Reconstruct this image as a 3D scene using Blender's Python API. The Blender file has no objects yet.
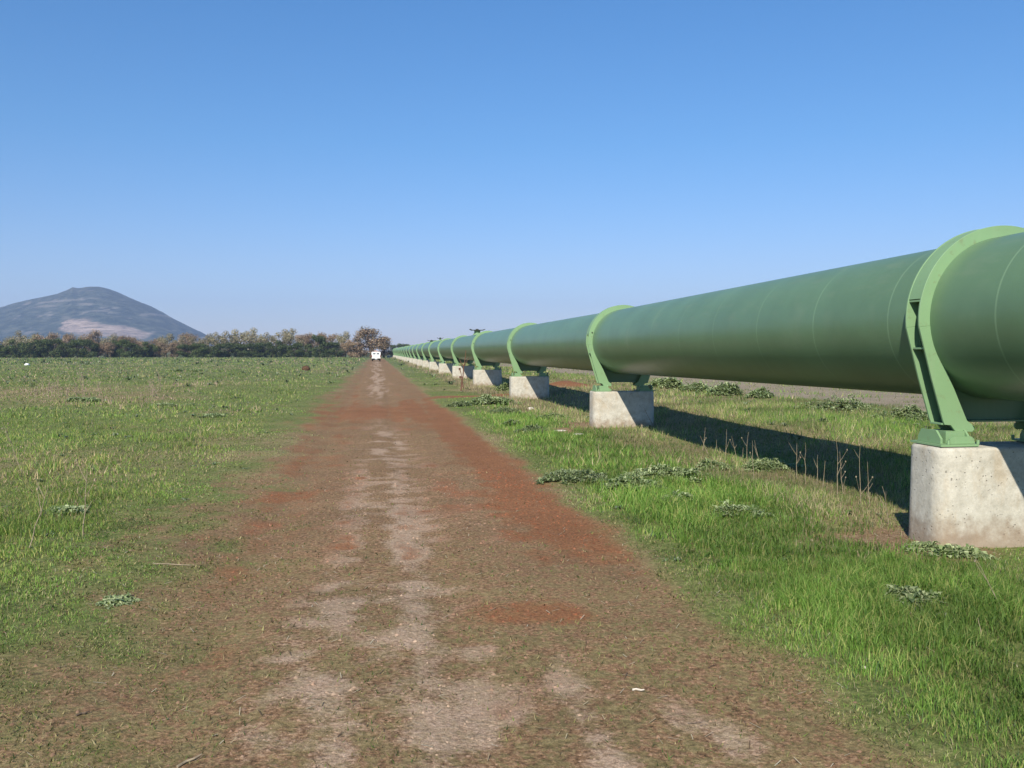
import bpy, bmesh, math, random
import numpy as np
from mathutils import Vector, Matrix
R = math.radians
rng = np.random.default_rng(7)
random.seed(7)
scene = bpy.context.scene
COL = scene.collection

# ------------------------------------------------------------------ numbers of the place
CAM_Z = 1.68
F = 900.0
VPX, VPY = 376.0, 352.0
PX = 5.50             # pipe axis x
RP = 0.718             # pipe radius
AX = 1.915            # pipe axis height
Z1, SP = 7.34, 12.37  # first support, spacing
NST = 22
def rise(y):
    return 0.06 * max(0.0, (Z1 + SP - y) / SP)
def at(px, py):
    """a point of the ground seen at this pixel"""
    p = wx(px, CAM_Z * F / (py - VPY), True)
    return wx(px, (CAM_Z - BANK) * F / (py - VPY), True) if p[0] > 7.6 else p
BANK = .28            # the ground beyond the pipe lies this much higher
YAW = math.radians(8.6)
def wx(px, d, depth=False):
    """ground plan position of an image column, at distance Y (or at camera depth d)"""
    t = math.tan(math.atan((px - 512) / F) + YAW)
    y = d / (t * math.sin(YAW) + math.cos(YAW)) if depth else d
    return (t * y, y)

# ------------------------------------------------------------------ noise
def _h(ix, iy, s):
    n = (ix.astype(np.int64) * 374761393 + iy.astype(np.int64) * 668265263 + s * 974711) & 0x7fffffff
    n = ((n ^ (n >> 13)) * 1274126177) & 0x7fffffff
    n = n ^ (n >> 16)
    return (n & 0xffff) / 65535.0
def vnoise(x, y, s=0):
    x = np.asarray(x, float); y = np.asarray(y, float)
    ix = np.floor(x); iy = np.floor(y); fx = x - ix; fy = y - iy
    fx = fx * fx * (3 - 2 * fx); fy = fy * fy * (3 - 2 * fy)
    a = _h(ix, iy, s); b = _h(ix + 1, iy, s); c = _h(ix, iy + 1, s); d = _h(ix + 1, iy + 1, s)
    return (a * (1 - fx) + b * fx) * (1 - fy) + (c * (1 - fx) + d * fx) * fy
def fbm(x, y, s=0, o=4):
    t = 0; a = .5; n = 0
    for i in range(o):
        t = t + a * vnoise(x, y, s + i * 17); n += a
        x = x * 2.03 + 11.3; y = y * 2.03 + 5.7; a *= .5
    return t / n
def sstep(a, b, x):
    t = np.clip((x - a) / (b - a), 0, 1); return t * t * (3 - 2 * t)
def gauss(x, m, s):
    return np.exp(-((x - m) / s) ** 2)

# ------------------------------------------------------------------ what covers the ground at (x, y)
def road_edges(y):
    l = -1.55 + .10 * sstep(5, 9, y) + .25 * (vnoise(y * .35, y * 0, 3) - .5) - .15 * sstep(14, 34, y)
    r = 2.14 + .12 * (vnoise(y * .5, y * 0, 5) - .5) - .15 * sstep(18, 34, y)
    return l, r
def cover(x, y):
    """dirt (0 grass .. 1 bare), pale, red, dry, gravel : true colours of the soil and turf"""
    l, r = road_edges(y)
    wob = (fbm(x * 1.7, y * 1.1, 21) - .5)
    far = sstep(120, 215, y)
    dl = sstep(l - 1.35, l + 1.15, x + wob * 2.0 + (fbm(x * 5, y * 4, 23) - .5) * 1.5)
    dr = 1 - sstep(r - .22, r + .30, x + wob * .45)
    road = dl * dr
    road = road * (1 - sstep(236, 262, y))
    # worn wheel tracks, pale crust
    n1 = fbm(x * 1.8, y * 1.2, 31); n2 = fbm(x * 5, y * 3.5, 37); nl = fbm(x * 3.4, y * .16, 33); tr_far = sstep(5, 8, y)
    tr = gauss(x, .20 + .10 * np.sin(y * .8), .50) * .95
    tr = np.maximum(tr, gauss(x, .95 + .03 * np.sin(y * 2), .13) * (1 - sstep(4.2, 5.4, y)) * 1.1)
    tr = np.maximum(tr, gauss(x, .47 + .03 * np.sin(y * 2.3), .10) * (1 - sstep(4.2, 5.4, y)) * 1.2)
    tr = np.maximum(tr, gauss(x, 1.5, .30) * gauss(y, 3.9, .75) * 1.15)
    tr = np.maximum(tr, gauss(x, 1.05, .5) * gauss(y, 9.5, 2.2) * .55)
    tr = np.maximum(tr, gauss(x, -.3, .5) * gauss(y, 5.6, 1.6) * .75)
    tr = np.maximum(tr, gauss(x, .2, .7) * sstep(34, 60, y) * .62)
    tr = np.maximum(tr, gauss(x, .12, .62) * sstep(5, 8, y) * 1.0)
    n3 = fbm(x * 3.5, y * 4.5, 39)
    pale = .88 * np.clip((tr * .95 + (n1 - .5) * (1.4 - 1.0 * tr_far) + (nl - .5) * (.9 + .9 * tr_far) + (n2 - .5) * 1.5 + (n3 - .5) * 1.6 - .40 + .10 * tr_far) * 1.0, 0, 1) * road
    pale = pale * (1 - .45 * gauss(y, 27, 6))
    # red laterite
    rn = fbm(x * 1.1, y * .7, 41)
    rd = gauss(x, 1.75, .55) * sstep(4.6, 8.5, y) * (1 - sstep(26, 34, y)) * 1.45
    rd = np.maximum(rd, gauss(y, 26, 7.0) * 1.15)
    rd = np.maximum(rd, gauss(x, -1.25, .55) * sstep(8, 11, y) * (1 - .6 * sstep(30, 45, y)) * .78)
    rd = np.maximum(rd, gauss(x, 1.12, .42) * gauss(y, 5.75, .30) * .95)
    rd = np.maximum(rd, gauss(x, -.35, .4) * gauss(y, 8.3, .9) * .7)
    rd = np.maximum(rd, sstep(34, 90, y) * .22)
    rd = np.maximum(rd, .40 * sstep(5.5, 9, y) * (1 - .6 * sstep(32, 50, y)) + .12 * gauss(x, -.9, .5) * sstep(5, 8, y))
    rd = rd * (1 - .65 * gauss(x, .12, .6) * sstep(5, 8, y) * (1 - gauss(y, 26, 6)))
    red = np.clip((rd * .9 + (rn - .5) * (1.3 - .8 * tr_far) + (nl - .5) * 1.0 * tr_far + (n2 - .5) * 1.1 + (n3 - .5) * 1.0 - .20) * 1.3, 0, 1) * road
    # red side track to the pipe and the red patch beyond it
    yb = 33.2 + (x - 2) * .55
    br = gauss(y, yb, .85) * sstep(1.2, 2.2, x) * (1 - sstep(5.5, 7.2, x))
    br = np.maximum(br, gauss(x, 8.1, 1.1) * gauss(y, 37, 2.4) * 1.3)
    br = np.clip((br + (rn - .5) * .8 - .25) * 1.9, 0, 1)
    dirt = np.maximum(road, br); red = np.maximum(red, br)
    # bare spots beside the piers and in the verge
    b = 0
    for k in range(5):
        yy = Z1 + SP * k
        b = np.maximum(b, gauss(x, 4.75, .75) * gauss(y, yy + .35, 1.3) * 1.0)
    b = np.maximum(b, gauss(x, 4.55, .55) * gauss(y, 7.3, 1.5) * 1.15)
    b = np.maximum(b, gauss(x, 3.9, .38) * gauss(y, 18.8, .8) * 1.2)
    b = np.maximum(b, gauss(x, 2.75, .35) * gauss(y, 3.5, .35) * .5)
    b = np.maximum(b, gauss(x, 4.1, .6) * gauss(y, 11.2, 1.8) * .72)
    bare = np.clip((b + (n1 - .5) * 1.2 + (n2 - .5) * .6 - .45) * 1.8, 0, 1) * (1 - road)
    dirt = np.maximum(dirt, bare * .9)
    # gravel lane beyond the pipe
    wv = (fbm(x * .6, y * .3, 51) - .5) * 1.6
    grav = sstep(11.6, 12.8, x + wv) * (1 - sstep(19.5, 21, x + wv))
    dirt = np.maximum(dirt, grav * np.clip(.78 + 1.6 * (n1 - .4), 0, 1))
    # how dry the turf is
    dn = fbm(x * .22, y * .12, 61)
    dn2 = fbm(x * 1.3, y * .8, 67)
    dry = .30 - .10 * sstep(-2, -5, x) + (dn - .5) * 1.5 + (dn2 - .5) * .9
    dry = dry - .35 * sstep(2.2, 2.9, x) * (1 - sstep(3.8, 5.0, x)) * (1 - sstep(20, 40, y))
    dry = dry + .62 * sstep(3.6, 4.7, x) * (1 - .5 * sstep(7, 9, x)) * (1 - sstep(12, 14, x)) * sstep(6, 9, y)
    dry = dry + .18 * sstep(-2.0, -1.2, x) * (1 - sstep(r, r + .6, x))
    dry = dry + .42 * gauss(x, -16, 9) * gauss(y, 42, 9) - .2 * gauss(x, -8, 7) * gauss(y, 24, 5)
    dry = np.clip(dry, 0, 1)
    return dict(dirt=dirt, pale=np.clip(np.maximum(pale, bare * .35), 0, 1), red=red, dry=dry, grav=grav, road=road)
def height(x, y):
    l, r = road_edges(y)
    d = np.hypot(x, y)
    h = (fbm(x * .9, y * .9, 71) - .5) * .07 * np.clip(d / 4, .3, 1)
    h = h + (fbm(x * .13, y * .13, 73) - .5) * .22 * sstep(3.0, 9, np.abs(x - 2.5)) * (1 - sstep(9, 14, x) * .5)
    onroad = sstep(l - .6, l + .5, x) * (1 - sstep(r - .2, r + .35, x))
    h = h * (1 - .55 * onroad) - .035 * onroad
    h = h + BANK * sstep(6.1, 7.7, x + .5 * (vnoise(x * 0, y * .3, 77) - .5)) + .22 * gauss(x, 8.0, .7) * gauss(y, 37, 1.6)
    # two shallow wheel ruts
    h = h - .02 * onroad * (gauss(x, .45, .22) + gauss(x, -.95, .22))
    return h

# ------------------------------------------------------------------ object helpers
def tag(o, label=None, cat=None, group=None, kind=None):
    if label: o['label'] = label
    if cat: o['category'] = cat
    if group: o['group'] = group
    if kind: o['kind'] = kind
    return o
def link(o, parent=None):
    COL.objects.link(o)
    if parent: o.parent = parent
    return o
def empty(name, loc, rz=0):
    o = bpy.data.objects.new(name, None); o.location = loc; o.rotation_euler = (0, 0, rz)
    o.empty_display_size = .2
    return link(o)
def np_mesh(name, verts, faces_list, mat=None, parent=None, smooth=False, cols=None, colname='tint'):
    """faces_list: list of (n_faces x k) int arrays"""
    me = bpy.data.meshes.new(name)
    verts = np.asarray(verts, np.float32)
    me.vertices.add(len(verts)); me.vertices.foreach_set('co', verts.ravel())
    loops = np.concatenate([f.ravel() for f in faces_list]).astype(np.int32)
    tot = np.concatenate([np.full(len(f), f.shape[1], np.int32) for f in faces_list])
    start = np.concatenate([[0], np.cumsum(tot)[:-1]]).astype(np.int32)
    me.loops.add(len(loops)); me.loops.foreach_set('vertex_index', loops)
    me.polygons.add(len(tot)); me.polygons.foreach_set('loop_start', start); me.polygons.foreach_set('loop_total', tot)
    if smooth: me.polygons.foreach_set('use_smooth', np.ones(len(tot), bool))
    me.update(calc_edges=True)
    if cols is not None:
        a = me.color_attributes.new(colname, 'FLOAT_COLOR', 'POINT')
        c = np.ones((len(verts), 4), np.float32); c[:, :3] = cols
        a.data.foreach_set('color', c.ravel())
    o = bpy.data.objects.new(name, me)
    if mat:
        for m in (mat if isinstance(mat, list) else [mat]): me.materials.append(m)
    return link(o, parent)
class MB:
    """collects shapes into ONE mesh"""
    def __init__(s): s.v = []; s.f = []; s.m = []
    def add(s, vs, fs, mi=0):
        b = len(s.v); s.v += [tuple(p) for p in vs]
        for f in fs: s.f.append(tuple(i + b for i in f)); s.m.append(mi)
    def box(s, x0, x1, y0, y1, z0, z1, mi=0):
        s.add([(x0, y0, z0), (x1, y0, z0), (x1, y1, z0), (x0, y1, z0), (x0, y0, z1), (x1, y0, z1), (x1, y1, z1), (x0, y1, z1)],
              [(0, 3, 2, 1), (4, 5, 6, 7), (0, 1, 5, 4), (1, 2, 6, 5), (2, 3, 7, 6), (3, 0, 4, 7)], mi)
    def prism(s, poly, a, b, axis='y', mi=0):
        """polygon (u,v) extruded from a to b; axis y: u=x v=z; axis x: u=y v=z; axis z: u=x v=y"""
        def P(u, v, t):
            return (u, t, v) if axis == 'y' else (t, u, v) if axis == 'x' else (u, v, t)
        n = len(poly)
        vs = [P(u, v, a) for u, v in poly] + [P(u, v, b) for u, v in poly]
        fs = [tuple(range(n)), tuple(range(2 * n - 1, n - 1, -1))]
        for i in range(n):
            j = (i + 1) % n; fs.append((i, i + n, j + n, j))
        s.add(vs, fs, mi)
    def tube(s, pts, rad, n=6, mi=0, cap=True):
        pts = [Vector(p) for p in pts]
        if not hasattr(rad, '__len__'): rad = [rad] * len(pts)
        b = len(s.v); up = Vector((0.13, .21, 1)).normalized()
        for i, p in enumerate(pts):
            d = (pts[min(i + 1, len(pts) - 1)] - pts[max(i - 1, 0)]).normalized()
            a = d.cross(up)
            if a.length < .05: a = d.cross(Vector((1, 0, 0)))
            a.normalize(); c = d.cross(a)
            for k in range(n):
                t = 2 * math.pi * k / n
                s.v.append(tuple(p + (a * math.cos(t) + c * math.sin(t)) * rad[i]))
        for i in range(len(pts) - 1):
            for k in range(n):
                q = (k + 1) % n
                s.f.append((b + i * n + k, b + i * n + q, b + (i + 1) * n + q, b + (i + 1) * n + k)); s.m.append(mi)
        if cap:
            s.f.append(tuple(b + k for k in range(n - 1, -1, -1))); s.m.append(mi)
            e = b + (len(pts) - 1) * n
            s.f.append(tuple(e + k for k in range(n))); s.m.append(mi)
    def build(s, name, mat, parent=None, smooth=False, bevel=0, seg=2):
        me = bpy.data.meshes.new(name); me.from_pydata(s.v, [], s.f)
        for m in (mat if isinstance(mat, list) else [mat]): me.materials.append(m)
        for p, mi in zip(me.polygons, s.m): p.material_index = mi
        bm = bmesh.new(); bm.from_mesh(me)
        bmesh.ops.recalc_face_normals(bm, faces=bm.faces)
        if bevel:
            ed = [e for e in bm.edges if len(e.link_faces) == 2 and e.calc_face_angle(0) > R(28)]
            bmesh.ops.bevel(bm, geom=ed, offset=bevel, segments=seg, affect='EDGES', profile=.6)
        bm.to_mesh(me); bm.free()
        if smooth:
            for p in me.polygons: p.use_smooth = True
        me.update()
        o = bpy.data.objects.new(name, me)
        return link(o, parent)
def kids(o): return [c for c in COL.objects if c.parent == o]
def copy_tree(o, ch=None):
    c = o.copy(); COL.objects.link(c)
    for k in (ch if ch is not None else kids(o)):
        q = k.copy(); COL.objects.link(q); q.parent = c
    return c

# ------------------------------------------------------------------ material helpers
def mat(name):
    m = bpy.data.materials.new(name); m.use_nodes = True
    nt = m.node_tree; nt.nodes.clear()
    out = nt.nodes.new('ShaderNodeOutputMaterial'); b = nt.nodes.new('ShaderNodeBsdfPrincipled')
    nt.links.new(b.outputs[0], out.inputs[0])
    return m, nt, b
class N:
    def __init__(s, nt): s.nt = nt
    def n(s, t, **k):
        x = s.nt.nodes.new(t)
        for a, v in k.items(): setattr(x, a, v)
        return x
    def l(s, a, b): s.nt.links.new(a, b)
    def noise(s, scale, vec=None, detail=5, rough=.6, dist=0):
        x = s.n('ShaderNodeTexNoise'); x.inputs['Scale'].default_value = scale; x.inputs['Detail'].default_value = detail
        x.inputs['Roughness'].default_value = rough; x.inputs['Distortion'].default_value = dist
        if vec: s.l(vec, x.inputs['Vector'])
        return x.outputs['Fac']
    def ramp(s, fac, stops, interp='LINEAR'):
        x = s.n('ShaderNodeValToRGB'); cr = x.color_ramp; cr.interpolation = interp
        while len(cr.elements) < len(stops): cr.elements.new(.5)
        for e, (p, c) in zip(cr.elements, stops):
            e.position = p; e.color = (*c, 1) if len(c) == 3 else c
        s.l(fac, x.inputs[0]); return x.outputs[0]
    def mix(s, fac, a, b, mode='MIX'):
        x = s.n('ShaderNodeMix', data_type='RGBA', blend_type=mode)
        for i, v in ((0, fac), (6, a), (7, b)):
            if isinstance(v, (int, float)): x.inputs[i].default_value = v
            elif isinstance(v, tuple): x.inputs[i].default_value = (*v, 1)
            else: s.l(v, x.inputs[i])
        return x.outputs[2]
    def math(s, op, a, b=0, c=0, clamp=False):
        x = s.n('ShaderNodeMath', operation=op); x.use_clamp = clamp
        for i, v in enumerate((a, b, c)):
            if isinstance(v, (int, float)): x.inputs[i].default_value = v
            else: s.l(v, x.inputs[i])
        return x.outputs[0]
    def bump(s, h, strength=.5, dist=.02, normal=None):
        x = s.n('ShaderNodeBump'); x.inputs['Strength'].default_value = strength; x.inputs['Distance'].default_value = dist
        s.l(h, x.inputs['Height'])
        if normal: s.l(normal, x.inputs['Normal'])
        return x.outputs[0]
    def attr(s, name, out='Color'):
        x = s.n('ShaderNodeAttribute', attribute_name=name); return x.outputs[out]
    def pos(s, scale=None, obj=False):
        if obj: p = s.n('ShaderNodeTexCoord').outputs['Object']
        else: p = s.n('ShaderNodeNewGeometry').outputs['Position']
        if scale:
            m = s.n('ShaderNodeMapping'); m.inputs['Scale'].default_value = scale; s.l(p, m.inputs['Vector']); return m.outputs[0]
        return p
def sep(k, c):
    x = k.n('ShaderNodeSeparateColor'); k.l(c, x.inputs[0]); return x.outputs

def ground_material():
    m, nt, b = mat('ground_soil_and_turf'); k = N(nt)
    P = k.pos()
    a = sep(k, k.attr('cover')); c2 = sep(k, k.attr('cover_b'))
    dirt, pale, red = a[0], a[1], a[2]; dry, grav, road = c2[0], c2[1], c2[2]
    fine = k.noise(38, P, 6, .7); mid = k.noise(7, P, 6, .65); big = k.noise(.9, P, 4, .6)
    grit = k.noise(150, P, 3, .7); strk = k.noise(5, k.pos((.7, 1.6, 1)), 6, .72)
    # soils
    brown = k.ramp(fine, [(.34, (.070, .042, .022)), (.5, (.220, .128, .068)), (.66, (.38, .245, .140))])
    palec = k.ramp(fine, [(.32, (.25, .175, .110)), (.5, (.40, .285, .200)), (.68, (.53, .395, .29))])
    redc = k.ramp(fine, [(.3, (.105, .044, .024)), (.5, (.225, .096, .042)), (.7, (.33, .165, .08))])
    gravc = k.ramp(fine, [(.3, (.15, .115, .078)), (.55, (.29, .235, .165)), (.75, (.40, .34, .25))])
    def sharp(x, n, lo, hi, amt=.8):
        y = k.math('MULTIPLY_ADD', k.math('SUBTRACT', n, .5), amt, x)
        mr = k.n('ShaderNodeMapRange', interpolation_type='SMOOTHSTEP'); mr.inputs[1].default_value = lo; mr.inputs[2].default_value = hi
        k.l(y, mr.inputs[0]); return mr.outputs[0]
    soil = k.mix(k.math('MULTIPLY', sharp(pale, k.math('MULTIPLY_ADD', fine, .5, k.math('MULTIPLY', strk, .5)), .15, .85, 1.5), .85), brown, palec)
    soil = k.mix(k.math('MULTIPLY', sharp(red, k.math('MULTIPLY_ADD', fine, .5, k.math('MULTIPLY', strk, .5)), .10, .95, 1.3), .9), soil, redc)
    soil = k.mix(grav, soil, gravc)
    # turf under and between the blades
    tn = k.noise(22, P, 5, .7)
    green = k.ramp(tn, [(.3, (.055, .065, .02)), (.5, (.130, .155, .045)), (.7, (.23, .24, .085))])
    straw = k.ramp(tn, [(.3, (.10, .075, .036)), (.5, (.22, .175, .085)), (.7, (.37, .30, .16))])
    turf = k.mix(sharp(dry, mid, .25, .85, .9), green, straw)
    # far off, weeds show as dusky grey-green flecks
    px = k.n('ShaderNodeSeparateXYZ'); k.l(P, px.inputs[0])
    farv = k.n('ShaderNodeMapRange'); farv.inputs[1].default_value = 40; farv.inputs[2].default_value = 130; k.l(px.outputs[1], farv.inputs[0])
    fl = k.noise(.55, k.pos((1, .55, 1)), 5, .7)
    greyg = k.mix(k.ramp(fl, [(.46, (0, 0, 0)), (.56, (1, 1, 1))]), (.155, .185, .085), (.075, .095, .05))
    turf = k.mix(k.math('MULTIPLY', farv.outputs[0], .72), turf, greyg)
    # sparse short turf within the track
    tuft = k.noise(11, k.pos((1, .8, 1)), 7, .72)
    tm = k.math('MULTIPLY', k.ramp(tuft, [(.44, (0, 0, 0)), (.54, (1, 1, 1))]), k.math('SUBTRACT', 1, k.math('MULTIPLY', k.math('MAXIMUM', pale, red), .8, clamp=True)))
    nearf = k.n('ShaderNodeMapRange'); nearf.inputs[1].default_value = 5; nearf.inputs[2].default_value = 9; nearf.inputs[3].default_value = 1; nearf.inputs[4].default_value = .35
    px0 = k.n('ShaderNodeSeparateXYZ'); k.l(P, px0.inputs[0]); k.l(px0.outputs[1], nearf.inputs[0])
    tm = k.math('MULTIPLY', k.math('MULTIPLY', tm, nearf.outputs[0]), k.math('SUBTRACT', 1, k.math('MULTIPLY', grav, .35)))
    soil = k.mix(k.math('MULTIPLY', tm, .58), soil, k.mix(.55, green, straw))
    col = k.mix(sharp(dirt, k.math('MULTIPLY_ADD', fine, .5, k.math('MULTIPLY', tuft, .5)), .12, .88, 1.5), turf, soil)
    col = k.mix(.35, col, k.ramp(big, [(.3, (.62, .62, .62)), (.7, (1.28, 1.28, 1.28))]), 'MULTIPLY')
    col = k.mix(.7, col, k.ramp(grit, [(.35, (.60, .60, .60)), (.65, (1.45, 1.45, 1.45))]), 'MULTIPLY')
    k.l(col, b.inputs['Base Color']); b.inputs['Roughness'].default_value = .95
    b.inputs['Specular IOR Level'].default_value = .15
    h = k.math('ADD', k.math('MULTIPLY', mid, 1.6), k.math('ADD', fine, k.math('MULTIPLY', grit, .3)))
    k.l(k.bump(h, .7, .02), b.inputs['Normal'])
    return m

def blade_material(name, attr='tint', trans=.35):
    m = bpy.data.materials.new(name); m.use_nodes = True; nt = m.node_tree; nt.nodes.clear(); k = N(nt)
    out = k.n('ShaderNodeOutputMaterial'); p = k.n('ShaderNodeBsdfPrincipled'); t = k.n('ShaderNodeBsdfTranslucent'); mx = k.n('ShaderNodeMixShader')
    c = k.attr(attr); k.l(c, p.inputs['Base Color']); p.inputs['Roughness'].default_value = .6; p.inputs['Specular IOR Level'].default_value = .25
    k.l(k.mix(1, c, (1.1, 1.25, .6), 'MULTIPLY'), t.inputs[0]); mx.inputs[0].default_value = trans
    k.l(p.outputs[0], mx.inputs[1]); k.l(t.outputs[0], mx.inputs[2]); k.l(mx.outputs[0], out.inputs[0])
    return m

def paint(name, base, rough, var=.12, spec=.5, coat=0, streak=True):
    m, nt, b = mat(name); k = N(nt); P = k.pos()
    big = k.noise(1.3, P, 5, .6); st = k.noise(2.5, k.pos((6, .8, .35)), 5, .65); fine = k.noise(60, P, 3, .6)
    lo = tuple(c * (1 - var) for c in base); hi = tuple(min(1, c * (1 + var)) for c in base)
    c = k.ramp(big, [(.3, lo), (.7, hi)])
    if streak:
        dust = k.ramp(st, [(.52, (0, 0, 0)), (.75, (1, 1, 1))])
        c = k.mix(k.math('MULTIPLY', dust, .13), c, (.30, .31, .22))
    if 'support' in name:
        gr = k.ramp(k.noise(11, P, 6, .72), [(.58, (0, 0, 0)), (.68, (1, 1, 1))]); c = k.mix(k.math('MULTIPLY', gr, .38), c, (.15, .13, .065))
    k.l(c, b.inputs['Base Color'])
    k.l(k.math('MULTIPLY_ADD', st, .10, rough - .05), b.inputs['Roughness'])
    b.inputs['Specular IOR Level'].default_value = spec
    b.inputs['Coat Weight'].default_value = coat; b.inputs['Coat Roughness'].default_value = .25
    k.l(k.bump(k.math('ADD', k.math('MULTIPLY', fine, .15), big), .12, .01), b.inputs['Normal'])
    return m

def concrete_material():
    m, nt, b = mat('weathered_concrete'); k = N(nt); P = k.pos()
    st = k.noise(3.2, k.pos((1.6, 1.6, .7)), 6, .68); fine = k.noise(45, P, 6, .75); mid = k.noise(9, P, 5, .6)
    c = k.ramp(mid, [(.3, (.34, .32, .265)), (.5, (.425, .40, .335)), (.7, (.50, .475, .405))])
    c = k.mix(k.math('MULTIPLY', k.ramp(st, [(.50, (0, 0, 0)), (.66, (1, 1, 1))]), .38), c, (.35, .26, .155))
    c = k.mix(.5, c, k.ramp(fine, [(.3, (.72, .72, .72)), (.6, (1.1, 1.1, 1.1))]), 'MULTIPLY')
    vo = k.n('ShaderNodeTexVoronoi'); vo.inputs['Scale'].default_value = 26; k.l(P, vo.inputs['Vector'])
    pit = k.math('MULTIPLY', k.ramp(vo.outputs['Distance'], [(.10, (1, 1, 1)), (.22, (0, 0, 0))]), k.ramp(k.noise(4, P, 3, .6), [(.46, (0, 0, 0)), (.56, (1, 1, 1))]))
    c = k.mix(k.math('MULTIPLY', pit, .65), c, (.09, .075, .06))
    # paint run from the bearing on the upper lip, soil splash at the foot (object height)
    oz = k.n('ShaderNodeSeparateXYZ'); k.l(k.pos(obj=True), oz.inputs[0])
    lip = k.math('MULTIPLY', k.ramp(oz.outputs[2], [(.80, (0, 0, 0)), (.86, (1, 1, 1))]), k.ramp(k.noise(7, P, 4, .7), [(.45, (0, 0, 0)), (.6, (1, 1, 1))]))
    c = k.mix(k.math('MULTIPLY', lip, .4), c, (.17, .30, .16))
    spl = k.math('MULTIPLY_ADD', k.math('SUBTRACT', mid, .5), .35, oz.outputs[2])
    c = k.mix(k.math('MULTIPLY', k.ramp(spl, [(.02, (1, 1, 1)), (.22, (0, 0, 0))]), .6), c, (.21, .135, .08))
    k.l(c, b.inputs['Base Color']); b.inputs['Roughness'].default_value = .9; b.inputs['Specular IOR Level'].default_value = .2
    h = k.math('SUBTRACT', k.math('ADD', k.math('MULTIPLY', mid, .6), k.math('MULTIPLY', fine, .4)), k.math('MULTIPLY', pit, .9))
    k.l(k.bump(h, .5, .02), b.inputs['Normal'])
    return m
def simple(name, col, rough=.7, spec=.3, metal=0, nscale=20, var=.25):
    m, nt, b = mat(name); k = N(nt)
    f = k.noise(nscale, k.pos(), 4, .6)
    k.l(k.ramp(f, [(.3, tuple(c * (1 - var) for c in col)), (.7, tuple(min(1, c * (1 + var)) for c in col))]), b.inputs['Base Color'])
    b.inputs['Roughness'].default_value = rough; b.inputs['Specular IOR Level'].default_value = spec; b.inputs['Metallic'].default_value = metal
    return m
M_GROUND = ground_material()
M_GRASS = blade_material('grass_blades'); M_LEAF = blade_material('plant_leaves', trans=.25)
M_PIPE = paint('pipe_green_paint', (.108, .186, .098), .36, .10, .38, .0)
M_SEAM = paint('weld_seam_paint', (.16, .255, .142), .42, .10, .38, .0)
M_RING = paint('support_light_green_paint', (.178, .295, .148), .5, .07, .4, 0)
M_CONC = concrete_material()
M_DARK = simple('dark_weathered_steel', (.035, .038, .035), .6)
M_STEEL = simple('galvanised_bolt', (.30, .30, .27), .5, .5, .6)
M_STALK = simple('dry_stalk', (.27, .22, .15), .85, .2, 0, 30, .3)
M_RSTALK = simple('rusty_brown_stalk', (.13, .065, .042), .85, .2, 0, 30, .3)
M_BARK = simple('bark', (.12, .09, .065), .9, .15, 0, 8, .35)
M_STONE = simple('pale_stone', (.55, .49, .41), .9, .2, 0, 12, .2)
M_BROWNROCK = simple('brown_clod', (.085, .05, .03), .95, .1, 0, 9, .4)
M_WHITE = simple('white_vehicle_paint', (.80, .80, .78), .35, .5, 0, 3, .03)
M_GLASS = simple('dark_glass', (.03, .035, .04), .08, .6, 0, 2, .1)
M_RUBBER = simple('black_rubber', (.02, .02, .02), .8, .2)
M_LAMP = simple('red_lamp_plastic', (.35, .02, .015), .3, .5)

# ------------------------------------------------------------------ world, sun, camera
SUN_D = Vector((.56, 1.22, -1)).normalized()      # the way the light travels
w = bpy.data.worlds.new('World'); scene.world = w; w.use_nodes = True
nt = w.node_tree; nt.nodes.clear(); k = N(nt)
sky = k.n('ShaderNodeTexSky'); sky.sky_type = 'NISHITA'; sky.sun_disc = False
sky.sun_elevation = math.asin(-SUN_D.z); sky.sun_rotation = math.atan2(-SUN_D.x, -SUN_D.y) % (2 * math.pi)
sky.air_density = 1.0; sky.dust_density = .3; sky.ozone_density = 3.5; sky.altitude = 20
bg = k.n('ShaderNodeBackground'); bg.inputs[1].default_value = .125
wo = k.n('ShaderNodeOutputWorld')
gz_ = k.n('ShaderNodeSeparateXYZ'); k.l(k.n('ShaderNodeTexCoord').outputs['Generated'], gz_.inputs[0])
tint = k.mix(1, sky.outputs[0], k.ramp(gz_.outputs[2], [(0, (.60, .58, .73)), (.10, (.53, .60, .75)), (.22, (.40, .63, .80)), (.36, (.35, .65, .86))]), 'MULTIPLY')
k.l(tint, bg.inputs[0]); k.l(bg.outputs[0], wo.inputs[0])
sl = bpy.data.lights.new('sun', 'SUN'); sl.energy = 5.0; sl.angle = R(.53); sl.color = (1, .93, .81)
so = bpy.data.objects.new('sun', sl); so.rotation_euler = SUN_D.to_track_quat('-Z', 'Y').to_euler(); so.location = (-20, -30, 40); link(so)
cd = bpy.data.cameras.new('camera'); cd.sensor_width = 36; cd.lens = F / 1024 * 36; cd.clip_end = 12000; cd.clip_start = .05
co = bpy.data.objects.new('camera', cd); co.location = (0, 0, CAM_Z)
co.rotation_euler = (R(90 - 2.036), 0, R(-8.6)); link(co); scene.camera = co
scene.view_settings.view_transform = 'Standard'; scene.view_settings.look = 'None'
scene.view_settings.exposure = .45; scene.view_settings.gamma = 1

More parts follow.
